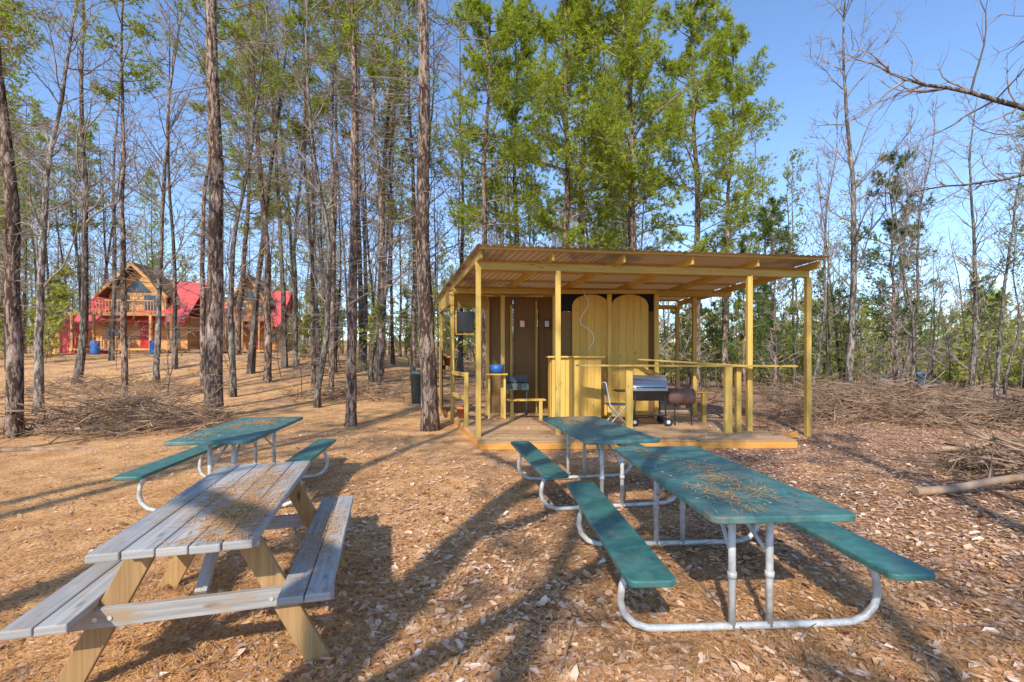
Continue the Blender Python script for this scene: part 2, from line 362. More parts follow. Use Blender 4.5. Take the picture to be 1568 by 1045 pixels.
P_thin=pine('pine_thin',13,17,.10,9.8,1.8,dead0=2,dstep=.09,dl=1.6,sub=4)
P_lush1=pine('pine_lush_a',14,18,.19,5.6,3.7,14,.22,dstep=.15,sub=8,nw=.015,cst=.95)
P_lush2=pine('pine_lush_b',15,19,.17,6.4,3.3,14,.22,dstep=.15,sub=8,nw=.015,cst=.95)
P_ced=pine('cedar_a',16,8,.08,1.6,1.9,10,.14,dead0=.7,dstep=.3,dl=1,foliage=M_dark,sub=5)
P_shd=pine('pine_shade',17,17,.19,9.0,2.2,7,.2,dead0=2.5,dstep=.25,dl=2.4,sub=3,cst=1.4)
H1=hard('hw_a',21,17,.15,4,28); H2=hard('hw_b',22,15,.10,3,26); H3=hard('hw_c',23,19,.17,6,30)
H4=hard('hw_leafy',24,14,.09,3,24,5,5,4); H5=hard('sapling',25,6,.03,.8,20,0,4,3,1,1.3); H6=hard('sapling_leafy',26,5,.025,.6,18,3,4,3,1)
SH=hard('thicket',27,3.2,.02,.1,26,1,5,4,1,1.3)
L1=hard('lod_a',31,18,.13,4,24,0,5,5,1,1.5); L2=hard('lod_b',32,15,.10,3,22,0,5,5,1,1.5); L3=hard('lod_c',33,20,.15,5,26,0,5,5,1,1.5); L4=hard('lod_leaf',34,15,.10,3,20,4,5,4,1)
F1=hard('far_a',41,17,.16,1.5,22,0,4,3,1,2.6); F2=hard('far_leaf',42,15,.14,1.5,20,4,4,3,1,2.4)
F3=pine('far_pine',43,18,.14,3,3,6,.4,dead0=2,dstep=.6,sub=2,nw=.07,lod=1)
LP1=pine('lod_pine_a',35,20,.14,7,2.8,7,.26,dead0=2,dstep=.22,sub=4,nw=.032,lod=1); LP2=pine('lod_pine_b',36,18,.11,9,2.2,7,.26,dead0=2,dstep=.2,sub=4,nw=.032,lod=1)
LC=pine('lod_cedar',37,8,.08,1.2,1.9,7,.18,dead0=.7,dstep=.4,foliage=M_dark,sub=4,nw=.025,lod=1)
def put(name,me,x,y,s=1,rz=None,lean=(0,0),parent=None):
    o=bpy.data.objects.new(name,me); o.location=(x,y,h1(x,y)-.03); o.rotation_euler=(lean[1],lean[0],R.uniform(0,6.28) if rz is None else rz)
    o.scale=(s,s,s); lk(o); return o
GM=[M_barkP,M_twig,M_need,M_barkD,M_bud,M_dark,M_barkF]; cache={}
def arr(me):
    if me.name not in cache:
        me.calc_loop_triangles(); nv=len(me.vertices); co=np.empty(nv*3,np.float32); me.vertices.foreach_get('co',co)
        nt_=len(me.loop_triangles); ti=np.empty(nt_*3,np.int32); me.loop_triangles.foreach_get('vertices',ti)
        mi=np.empty(nt_,np.int32); me.loop_triangles.foreach_get('material_index',mi)
        mp=np.array([GM.index(mm) for mm in me.materials]); cache[me.name]=(co.reshape(-1,3),ti.reshape(-1,3),mp[mi])
    return cache[me.name]
def join(name,items):
    Vs=[];Fs=[];Ms=[];off=0
    for me,x,y,s,rz,lx,ly in items:
        co,ti,mi=arr(me); M=np.array((Matrix.Rotation(lx,3,'Y')@Matrix.Rotation(ly,3,'X')@Matrix.Rotation(rz,3,'Z')))*s
        Vs.append(co@M.T.astype(np.float32)+np.array([x,y,h1(x,y)-.03],np.float32)); Fs.append(ti+off); Ms.append(mi); off+=len(co)
    o=bpy.data.objects.new(name,npmesh(name,np.concatenate(Vs),np.concatenate(Fs),GM,False,np.concatenate(Ms))); lk(o)
R.seed(99)
for nm,me,x,y,s,ln in [
 ('pine_tree',P_med,-9.84,9.3,.95,(.035,0)),('bare_tree',H1,-13.0,12.9,.8,(.02,0)),('bare_tree',H3,-18.0,19.4,1,(0,0)),
 ('bare_tree',H2,-14.6,19.3,1.2,(-.09,0)),('pine_tree',P_big,-7.7,12.1,1.12,(-.005,0)),('pine_tree',P_thin,-12.2,18.6,1.1,(.01,0)),
 ('pine_tree',P_med,-10.4,20,1.05,(0,0)),('pine_tree',P_med,-3.75,10.9,.85,(.008,0)),('pine_tree',P_thin,-4.85,17.4,1.15,(0,0)),
 ('pine_tree',P_big,-1.76,10.2,.98,(-.03,0)),('pine_tree',P_thin,-8.0,19,1,(.02,0)),('pine_tree',P_thin,-6.9,18,1.05,(-.02,0)),
 ('pine_tree',P_med,-5.1,24,1.1,(0,0)),('bare_tree',H3,-4.9,26,1,(0,0)),('pine_tree',P_thin,-9.1,24,1.2,(0,0)),('pine_tree',P_thin,-16.5,15,1.1,(0,0)),
 ('pine_tree',P_thin,-12,14.6,.95,(.03,0)),('bare_tree',H1,-8.5,27,1.05,(0,0)),
 ('pine_tree',P_lush2,-17.5,30,1.15,(0,0)),('leafing_tree',H4,-11,24,1.3,(0,0)),('leafing_tree',H4,-6.5,22,1.3,(0,0)),('bare_tree',H2,-9.5,16,1.1,(.02,0)),('bare_tree',H2,-6,14.5,1.0,(-.03,0)),
 ('pine_tree',P_lush1,2.0,18.4,1.0,(0,0)),('pine_tree',P_lush2,4.7,17.6,1.0,(0,0)),('pine_tree',P_lush1,7.9,20,.98,(.02,0)),
 ('pine_tree',P_lush2,-1.2,21,1.05,(0,0)),('pine_tree',P_lush2,10.4,23,.95,(0,0)),('pine_tree',P_lush1,3.4,22,1.05,(0,0)),
 ('pine_tree',P_lush1,.4,25,1.1,(0,0)),('pine_tree',P_lush1,6.2,24,1.05,(0,0)),
 ('bare_tree',H1,12.85,18,.95,(-.035,0)),('bare_tree',H2,17.6,21.5,.9,(-.14,0)),('bare_tree',H2,15.2,18.5,.75,(.03,0)),
 ('bare_tree',H1,21,21.5,.8,(-.03,0)),('cedar_tree',P_ced,8.3,16.5,.72,(0,0)),('cedar_tree',P_ced,10.3,18.5,.9,(0,0)),('cedar_tree',P_ced,15.8,19.3,1.2,(0,0)),
 ('pine_tree',P_med,20.5,18.6,.62,(0,0)),('cedar_tree',P_ced,12.4,22,1.1,(0,0)),('leafing_tree',H4,21,20,.62,(0,0)),('leafing_tree',H4,17,24,.75,(0,0)),
 ('leafing_tree',H4,12.0,20,.75,(0,0)),('bare_tree',H2,10.8,17,.7,(0,0)),('bare_tree',H2,14,16.5,.6,(.05,0)),('bare_tree',H2,17.5,17,.75,(-.04,0)),('cedar_tree',P_ced,19.5,23,1.1,(0,0)),('bare_tree',H2,13.6,24,.9,(0,0)),
 # trees standing behind the photographer
 ('pine_tree',P_shd,-4.9,-3.6,1,(0.02,0)),('pine_tree',P_shd,-1.4,-10.5,1.05,(-.03,0)),('pine_tree',P_shd,1.9,-6.5,.95,(0.05,0)),
 ('pine_tree',P_shd,-3.4,-8.6,1,(.03,0)),
 ('pine_tree',P_shd,-8.5,-5,1,(0,0)),('pine_tree',P_shd,6.5,-9,1,(0,0)),('pine_tree',P_shd,-11.5,-2,1,(0,0)),('bare_tree',H3,-6.4,-2.5,1,(.06,0)),
 ('bare_tree',H2,9.5,-3.5,1,(0,0))]:
    put(nm,me,x,y,s,None,ln)
def oak(name,x,y,H,r,limbs,seed,tw=5):
    R.seed(seed); mb=MB(False); pts,rad=trunkpts(H,r,16,.04); mb.tube(pts,rad,10,0)
    for z,d,L,lr in limbs:
        pp,dd=grow(mb,at(pts,z),d,L,lr,lr*.25,12,.12,.015,7,0)
        for i in range(3,13):
            for _ in range(2 if i>4 else 1):
                q,dq=grow(mb,pp[i],dd[i]*.7+rv()*.5,L*R.uniform(.12,.3),lr*.28,.006,6,.18,.02,4,1)
                for _ in range(tw):
                    j=R.randint(1,6); grow(mb,q[j],dq[j]*.7+rv()*.6,L*R.uniform(.04,.11),.007,.003,4,.22,0,3,1)
    o=bpy.data.objects.new(name,mb.mesh(name,[M_barkD,M_twig])); o.location=(x,y,h1(x,y)); lk(o)
oak('oak_tree',-2.6,-3.2,13,.27,[(3.6,(.9,.5,.5),4.2,.10),(4.6,(-.9,.2,.7),3.6,.09),(5.4,(.5,-.4,.8),4,.09),(6.2,(1,.1,.6),4.5,.095),(7.2,(-.7,-.4,.8),4,.08),(8.0,(.6,.3,.8),4,.08),(9,(-.8,.1,.8),3.5,.06),(10,(.7,0,.8),3,.05)],51,3)
oak('oak_tree',11.6,8.8,12,.22,[(6.0,(-1,.05,.16),5.2,.075),(7.2,(-.9,-.2,.35),4.2,.06),(5.0,(-.6,.7,.3),3.5,.05),(8.2,(-.8,.5,.4),4,.05),(7,(.8,.3,.5),4,.06),(9,(.4,-.6,.8),3.5,.05),(10,(-.5,.5,.9),3,.04)],52)
R.seed(5); it=[]
while len(it)<260:
    y=22+50*R.random()**1.3; u=R.uniform(-1.3,1.3); x=u*y; px=784+720*x/y
    if y<36 and 90<px<430 and R.random()<.88: continue
    if y<28 and 600<px<1200: continue
    if (abs(x+28)<6 and abs(y-37)<6) or (abs(x+22.4)<5 and abs(y-42)<5) or (abs(x-36)<3 and abs(y-44)<4): continue
    if x>7+.1*y: me=R.choice((L1,L2,L4,L2,LC,L1)); s=R.uniform(.5,.8)
    else: me=R.choice((L1,L2,L3,LP1,LP2,L4,L3,L1,L3)); s=R.uniform(.85,1.2)
    if y<36 and 90<px<430 and me in (L4,LP1): me=L1
    it.append((me,x,y,s,R.uniform(0,6.28),R.gauss(0,.03),R.gauss(0,.03)))
join('distant_woods',it)
it=[]
for i in range(500):
    y=62+90*R.random(); x=R.uniform(-1.5,1.5)*y
    it.append((R.choice((F1,F1,F1,F2,F3)),x,y,R.uniform(.6,.85) if x>10 else R.uniform(.8,1.1),R.uniform(0,6.28),0,0))
join('distant_treeline',it)
it=[]
for i in range(240):
    y=15+38*R.random(); x=R.uniform(-1.2,1.2)*y
    if y<17 and -4<x<8: continue
    if -.98<x/y<-.5 and R.random()<.6: continue
    it.append((R.choice((H5,H5,H5,H6)) if x>-14 else H5,x,y,R.uniform(.5,1.1),R.uniform(0,6.28),R.gauss(0,.08),R.gauss(0,.08)))
for i in range(460):
    y=26+45*R.random()**1.2; x=R.uniform(-1.25,1.3)*y
    if x<.0 and R.random()<.5: continue
    if -.98<x/y<-.5 and y<47: continue
    if .74<x/y<.92 and y<46: continue
    it.append((SH,x,y,R.uniform(.6,1.5)*(1+.012*y),R.uniform(0,6.28),R.gauss(0,.1),R.gauss(0,.1)))
join('undergrowth',it)
# ---------------- brush piles
def brush(name,cx,cy,rx,ry,h,n,seed,Lr=(.6,2.0),rr=(.005,.016)):
    R.seed(seed); mb=MB(False)
    for _ in range(n):
        a=R.uniform(0,6.28); q=R.random()**.6; x=cx+rx*q*math.cos(a); y=cy+ry*q*math.sin(a)
        hh=h*(1-q*q)*R.random()**.7; L=R.uniform(*Lr); an=R.uniform(0,6.28); d=Vector((math.cos(an),math.sin(an),R.gauss(0,.25)))
        r=R.uniform(*rr); p=Vector((x,y,h1(x,y)+.03+hh))-d*L*.5; p.z=max(p.z,h1(x,y)+.01)
        pp,dd=grow(mb,p,d,L,r,r*.4,5,.1,-.01,4,0,True)
        for _ in range(4):
            i=R.randint(1,5); grow(mb,pp[i],dd[i]+rv()*.5,L*R.uniform(.15,.4),r*.45,.002,3,.2,0,3,0)
    return mb.obj(name,[M_stick])
brush('brush_pile',-8.4,10.2,2.4,1.2,.75,380,1); brush('brush_pile',9.4,11.6,3.2,1.2,.95,560,2); brush('brush_pile',13,10.8,2.8,1.4,.85,360,3)
brush('brush_pile',6.7,5.9,1.0,1.1,.5,160,4,(.6,1.6),(.005,.022)); brush('brush_pile',-15,17,4,1.5,.7,260,5); brush('brush_pile',-5,16.5,3,1,.5,180,6); brush('brush_pile',9.5,15.5,4,1.5,.9,240,8)
mb=MB(False); R.seed(3)
for p,d,L,r in [((-9.5,7.5,.07),(1,.24,0),4.2,.05),((4.5,5.25,.06),(1,.05,.01),2.6,.05),((6.8,7.6,.06),(1,.2,.02),3.5,.045),((5.1,4.4,.05),(.35,1,.06),2.4,.02),((-12,9.8,.1),(1,-.1,.02),4,.06),((5.9,4.6,.08),(1,.5,.1),2.4,.04)]:
    pp,dd=grow(mb,p,d,L,r,r*.6,9,.035,0,8,0,True)
    for i in (3,5,6,8): grow(mb,pp[i],dd[i]+rv()*.5,L*.15,r*.3,.004,4,.15,0,4,0,True)
mb.obj('fallen_logs',[M_stick])
# ---------------- green picnic tables
def green_table(x,y,rz,seed):
    e=empty('picnic_table',(x,y,h1(x,y)),rz); hl=.93
    mb=MB(); mb.ext(rrect(.76,2*hl,.05,.722),(0,0,.038),0); mb.obj('table_top',[M_top],e,bevel=.008)
    for sx in (-1,1):
        mb=MB(); mb.ext([(p[0]+sx*.68,p[1],p[2]) for p in rrect(.25,2*hl,.045,.415)],(0,0,.036),0); mb.obj('bench',[M_teal],e,bevel=.008)
    mb=MB(False)
    for sy in (-1,1):
        yy=sy*.60
        half=[(0,.025),(.48,.025),(.60,.03),(.68,.06),(.735,.12),(.755,.19),(.745,.27),(.715,.34),(.70,.41)]
        pts=[(-a,yy,z) for a,z in half[::-1]]+[(a,yy,z) for a,z in half[1:]]
        mb.tube(pts,.021,10,0)
        for sx in (-1,1):
            mb.tube([(sx*.11,yy,.02),(sx*.11,yy,.40),(sx*.11,yy,.72)],.021,10,0)
            mb.tube([(sx*.11,yy,.30),(sx*.11,yy,.335)],.026,10,0)
            mb.tube([(sx*.11,yy,.42),(sx*.04,yy*.35,.70)],.012,6,0)
            mb.box((sx*.68,yy,.408),(.22,.05,.012),0)
        mb.box((0,yy,.712),(.66,.045,.018),0)
    for sx in (-1,1): mb.box((sx*.22,0,.708),(.03,1.5,.024),0)
    mb.obj('tube_frame',[M_galv],e)
    n=600; cx=NR.uniform(-.2,.2,6); cy=NR.uniform(-.8,.7,6); i=NR.randint(0,6,n)
    needles('needle_litter',np.clip(cx[i]+NR.normal(0,.06,n),-.34,.34),np.clip(cy[i]+NR.normal(0,.14,n),-.86,.86),np.full(n,.765),.05,.13,.0018,M_straw,e)
    k=40; leaves('fallen_leaves',NR.uniform(-.33,.33,k),NR.uniform(-.85,.85,k),np.full(k,.762),.015,.035,.1,M_leaf,e)
green_table(1.33,3.28,math.radians(3),1); green_table(.93,5.45,math.radians(10),2); green_table(-3.03,5.35,math.radians(9),3)
# ---------------- wooden picnic table
e=empty('wooden_picnic_table',(-1.66,2.80,0),math.radians(15)); e.scale=(.93,.93,.98)
mb=MB(); Lh=.9; w=.128
for i in range(5):
    xx=(i-2)*(w+.006); dy=R.uniform(-.008,.008); mb.beam((xx,-Lh+dy,.742),(xx,Lh+dy,.742),w,.038)
mb.obj('table_top',[M_grey],e,bevel=.006)
for sx in (-1,1):
    mb=MB()
    for k in (-1,1): mb.beam((sx*.55+k*.064,-Lh+.06,.44),(sx*.55+k*.064,Lh,.44),.122,.038)
    mb.obj('bench',[M_grey],e,bevel=.006)
mb=MB(); mg=MB()
for sy in (-1,1):
    y0=sy*.58
    for sx in (-1,1): mb.ext([(sx*.14,y0-.019,.721),(sx*.27,y0-.019,.721),(sx*.66,y0-.019,-.01),(sx*.53,y0-.019,-.01)],(0,.038,0),0)
    mg.beam((-.67,y0+sy*.04,.375),(.67,y0+sy*.04,.375),.038,.09); mg.beam((-.30,y0+sy*.04,.68),(.30,y0+sy*.04,.68),.038,.08)
    mg.beam((0,sy*.54,.40),(0,sy*.18,.70),.06,.04)
mb.obj('legs',[M_leg],e,bevel=.005); mg.obj('cross_braces',[M_grey],e,bevel=.005)
mb=MB(False)
for sy in (-1,1):
    for sx in (-.42,.42,-.36,.36): mb.tube([(sx,sy*.639,.375),(sx,sy*.645,.375)],.011,8,0)
mb.obj('bolts',[M_galv],e)
n=1700; cx=NR.uniform(-.2,.2,5); cy=NR.uniform(-.7,.5,5); i=NR.randint(0,5,n)
needles('needle_litter',np.clip(cx[i]+NR.normal(0,.09,n),-.30,.30),np.clip(cy[i]+NR.normal(0,.2,n),-.85,.85),np.full(n,.763),.07,.15,.0018,M_straw,e)
needles('bench_litter',np.clip(NR.normal(.55,.06,350),.45,.65),np.clip(NR.normal(0,.4,350),-.8,.85),np.full(350,.461),.07,.14,.0018,M_straw,e)
# ---------------- shelter
S=empty('wooden_shelter')
def RB(s,t,z):
    a=Vector((-.54,8.0,0)).lerp(Vector((5.95,8.9,0)),s); c=Vector((-2.15,13.7,0)).lerp(Vector((5.0,14.2,0)),s); p=a.lerp(c,t); p.z=z; return p
zr=lambda t:3.47-.17*t
ns,ntt=420,6; V=[];
for j in range(ntt+1):
    for i in range(ns+1):
        p=RB(i/ns*1.02-.01,j/ntt*1.02-.01,zr(j/ntt)+.014*math.sin(i/ns*2*math.pi*52)); V.append(tuple(p))
V=np.array(V); I=np.arange((ns+1)*(ntt+1)).reshape(ntt+1,ns+1); F=np.stack([I[:-1,:-1],I[:-1,1:],I[1:,1:],I[1:,:-1]],-1).reshape(-1,4)
o=bpy.data.objects.new('corrugated_roof',npmesh('corrugated_roof',V,F,[M_roof],True)); lk(o); o.parent=S
mb=MB()
for t in (.012,.17,.33,.5,.66,.83,.985): mb.beam(RB(0,t,zr(t)-.034),RB(1,t,zr(t)-.034),.09,.038)
for s in (.006,.2,.4,.6,.8,.994): mb.beam(RB(s,.02,zr(.02)-.125),RB(s,.98,zr(.98)-.125),.042,.14)
mb.beam(RB(.0,.075,3.20),RB(.995,.075,3.20),.09,.13); mb.beam(RB(0,.52,3.12),RB(.995,.52,3.12),.08,.12); mb.beam(RB(0,.95,3.05),RB(1,.95,3.05),.08,.12)
mb.obj('roof_framing',[M_yel],S,bevel=.004)
mb=MB()
for x,y,z0,z1 in [(-.6,8.43,0,3.2),(.84,8.6,.14,3.2),(4.6,9.12,.14,3.2),(5.85,9.3,0,3.2),(-1.43,11.3,0,3.2),(-2.0,13.3,0,3.1),(4.5,11.6,.14,3.1),(4.85,13.8,0,3.1),(-.22,11.2,.14,3.1),(-.62,11.9,.14,3.1),(2.28,11.02,.14,3.1),(1.0,11.0,.14,3.1),(3.38,11.02,.14,3.1)]:
    mb.beam((x,y,z0),(x,y,z1-.06),.095,.095,up=(0,1,0))
mb.obj('posts',[M_yel],S,bevel=.005)
def DB(s,t,z):
    a=Vector((-.52,7.95,0)).lerp(Vector((4.9,8.1,0)),s); c=Vector((-2.0,13.6,0)).lerp(Vector((4.9,14.0,0)),s); p=a.lerp(c,t); p.z=z; return p
mb=MB()
for i in range(40):
    t=(i+.5)/40; mb.beam(DB(0,t,.128),DB(1,t,.128),.138,.03)
mb.obj('deck_boards',[M_deck],S,bevel=.003)
mb=MB()
for a,b2 in (((0,.0),(1,.0)),((0,.0),(0,1)),((1,.0),(1,1))): mb.beam(DB(*a,.055),DB(*b2,.055),.036,.112)
mb.beam((4.92,8.6,.06),(5.6,9.25,.06),.036,.1)
mb.obj('rim_boards',[M_rim],S,bevel=.003)
x=NR.uniform(-.4,4.6,420);y=NR.uniform(8.1,12,420); k=(x>-.5-(y-8)*.24)
leaves('deck_leaves',x[k],y[k],np.full(k.sum(),.145),.03,.07,.2,M_leaf,S)
mb=MB()
for i in range(3): 
    a=-.6+i*.63; mb.beam((a+.31,12.05+.03*i,.15),(a+.31,12.05+.03*i,3.12),.62,.015,up=(0,1,0))
mb.beam((3.4,11.1,1.63),(3.2,13.9,1.63),.02,2.95)
mb.beam((-1.8,12.0,1.0),(-2.02,13.3,1.0),.02,1.7); 
mb.beam((1.3,12.1,1.63),(1.05,11.15,1.63),.02,2.95)
mb.beam((1.05,11.19,1.4),(3.38,11.19,1.4),.02,2.5)
mb.obj('plywood_walls',[M_ply],S)
mb=MB(); mb.beam((1.05,11.18,2.88),(3.38,11.18,2.88),.02,.44); mb.obj('dark_backing',[M_nearblack],S)
mb=MB()
for x0 in (1.42,2.34):
    w=.88; r=w/2
    for k in range(5):
        xa=x0+k*w/5+.002; xb=x0+(k+1)*w/5-.002
        def top(x): u=(x-x0-r)/r; return 2.78+.27*math.sqrt(max(0,1-u*u))
        out=[(xa,11.09,.16),(xb,11.09,.16)]+[(xb+(xa-xb)*j/4,11.09,top(xb+(xa-xb)*j/4)) for j in range(5)]
        mb.ext(out,(0,.03,0),0)
mb.obj('arched_doors',[M_door],S,bevel=.003)
mb=MB()
mb.beam((-1.45,11.42,2.95),(-.62,11.85,2.95),.03,.32); mb.beam((-1.5,11.3,2.98),(-2.05,13.3,2.98),.03,.3); mb.beam((-.02,11.98,2.9),(-.02,11.98,.15),.05,.04,up=(0,1,0)); mb.beam((.62,11.98,3.0),(.62,11.98,.15),.05,.04,up=(0,1,0))
mb.beam((1.05,11.03,3.1),(3.4,11.03,3.1),.04,.09)
mb.obj('wall_trim',[M_yel],S,bevel=.003)
mb=MB(); mb.box((-1.12,11.35,2.42),(.4,.12,.5),0); mb.obj('window_box',[M_black],S,bevel=.01)
mb=MB(); mb.box((-1.12,11.31,2.12),(.44,.2,.03),0); mb.box((-1.34,11.33,2.42),(.04,.14,.56),0); mb.obj('window_frame',[M_yel],S)
for x in (.26,.89):
    mb=MB(); mb.box((x,11.96,2.42),(.16,.02,.2),0); mb.box((x,11.945,2.42),(.11,.015,.15),1); mb.obj('wall_picture',[M_redd if x<.5 else M_black,M_white],S)
mb=MB()
for k in range(7): mb.beam((.86+.155*k+.078,10.25,.15),(.86+.155*k+.078,10.25,1.55),.15,.02,up=(0,1,0))
for k in range(4): mb.beam((.845,10.3+.15*k+.075,.15),(.845,10.3+.15*k+.075,1.55),.02,.146,up=(0,1,0))
mb.box((1.4,10.52,1.575),(1.24,.7,.035),0); mb.obj('counter',[M_door],S,bevel=.003)
mb=MB()
mb.beam((1.3,9.5,1.40),(5.25,8.72,1.40),.26,.036)
for x,y in ((2.32,9.32),(4.07,8.86),(4.3,8.95)): mb.beam((x,y,.14),(x,y,1.38),.13 if x<4.2 else .09,.09,up=(0,1,0))
mb.beam((2.9,10.9,1.52),(4.5,9.25,1.40),.12,.036); mb.beam((4.5,9.2,1.40),(4.5,11.6,1.40),.18,.036)
mb.beam((3.55,10.4,.80),(4.5,10.4,.80),.3,.03); mb.beam((4.2,10.3,.14),(4.2,10.3,.8),.09,.09,up=(0,1,0))
mb.beam((-.95,9.8,.14),(-.95,9.8,1.25),.09,.09,up=(0,1,0)); mb.beam((-.95,9.8,1.2),(-1.45,11.3,1.2),.04,.09); mb.beam((-.95,9.8,.7),(-1.45,11.3,.7),.04,.09)
mb.beam((-1.5,11.4,1.3),(-1.95,13.2,1.3),.04,.09)
mb.beam((-.1,10.6,.60),(.75,10.75,.60),.25,.035)
for x in (0,.65): mb.beam((x,10.65,.14),(x,10.65,.58),.08,.08,up=(0,1,0))
mb.obj('bar_and_rails',[M_yel],S,bevel=.004)
mb=MB(False); R.seed(4); pts=[(1.65,10.9,3.15)]
for i in range(12): pts.append((1.65+.1*math.sin(i*.9)+(.12 if i>6 else 0),10.7,3.0-i*.115))
mb.tube(pts,.009,5,0); mb.obj('hanging_cord',[M_white],S)
def P(name,loc): return empty(name,loc)
G=P('barbecue_grill',(2.85,9.9,.145))
mb=MB(False)
for sx in (-.33,.33):
    for sy in (-.2,.2): mb.tube([(sx,sy,.06),(sx*.92,sy,.7)],.016,8,0)
mb.box((0,0,.22),(.7,.42,.03),0); mb.ext([(-.36,-.24,.72),(.36,-.24,.72),(.30,-.18,.52),(-.30,-.18,.52)][::-1],(0,.44,0),0)
mb.box((-.52,0,.72),(.30,.42,.03),0); mb.tube([(-.30,-.28,.80),(.30,-.28,.80)],.012,8,0)
mb.obj('cart',[M_black],G,bevel=.004)
mb=MB(False); out=[(-.36,.24*-math.cos(math.pi*k/10),.725+.32*math.sin(math.pi*k/10)) for k in range(11)]; mb.ext(out,(.72,0,0),0,True); mb.obj('lid',[M_silver],G,bevel=.006)
mb=MB(False); mb.tube([(.40,-.02,.60),(.43,-.02,.60),(.95,-.02,.60),(.98,-.02,.60)],[.1,.17,.17,.1],20,0); mb.tube([(.85,-.02,.78),(.85,-.02,1.0)],.03,10,0); mb.box((.69,-.02,.40),(.1,.3,.06),0); mb.obj('smoker_barrel',[M_rust],G)
mb=MB(False)
for sx in (-.33,.36):
    mb.tube([(sx,-.26,.09),(sx,-.22,.09)],.09,18,0); mb.tube([(sx,-.265,.09),(sx,-.26,.09)],.04,12,1)
    mb.tube([(sx,.22,.09),(sx,.26,.09)],.09,18,0)
for sx in (.55,.9): mb.tube([(sx,-.1,0),(sx*.95+.03,-.04,.5)],.014,6,0)
mb.obj('wheels_and_stand',[M_rub,M_galv],G)
C=P('folding_chair',(2.15,9.75,.145)); mb=MB(False)
for sy in (-.2,.2):
    mb.tube([(-.2,sy,0),(.18,sy,.46)],.012,8,0); mb.tube([(.22,sy,0),(-.16,sy,.46),(-.24,sy,.9)],.012,8,0)
mb.tube([(-.24,-.2,.9),(-.24,.2,.9)],.012,8,0); mb.box((0,0,.45),(.4,.4,.02),1); mb.box((-.22,0,.75),(.02,.38,.22),1); mb.obj('frame',[M_white,M_plast],C)
K=P('camp_stove',(.1,11.4,.145)); mb=MB(False); mb.box((0,0,.72),(.6,.4,.16),0); mb.box((0,.2,.88),(.6,.02,.2),0)
for sx in (-.25,.25):
    for sy in (-.15,.15): mb.tube([(sx,sy,0),(sx,sy,.66)],.014,6,0)
mb.tube([(.1,0,.8),(.1,0,.83)],.09,14,1); mb.tube([(-.15,0,.8),(-.15,0,.83)],.09,14,1); mb.obj('body',[M_plast,M_black],K)
K=P('blue_tub',(-.35,10.9,.145)); mb=MB(False); mb.tube([(0,0,1.05),(0,0,1.25)],[.14,.18],16,0); mb.obj('tub',[M_blue],K)
mb=MB(); mb.box((0,0,1.03),(.5,.3,.03),0); mb.beam((-.18,0,0),(-.18,0,1.02),.05,.05,up=(0,1,0)); mb.beam((.18,0,0),(.18,0,1.02),.05,.05,up=(0,1,0)); mb.obj('stand',[M_yel],K)
def pot(x,y,z):
    e=P('flower_pot',(x,y,z)); mb=MB(False); mb.tube([(0,0,0),(0,0,.22),(0,0,.22),(0,0,.27)],[.10,.15,.17,.17],16,0); mb.obj('pot',[M_terra],e)
pot(-1.15,11.0,.145); pot(-1.75,13.0,1.33)
e=P('trash_can',(-3.05,15.5,h1(-3.05,15.5))); mb=MB(False); mb.tube([(0,0,0),(0,0,.95),(0,0,.95),(0,0,1.0),(0,0,1.08)],[.25,.30,.33,.33,.1],20,0); mb.tube([(-.08,0,1.09),(.08,0,1.09)],.015,6,0); mb.obj('bin',[M_plast],e)
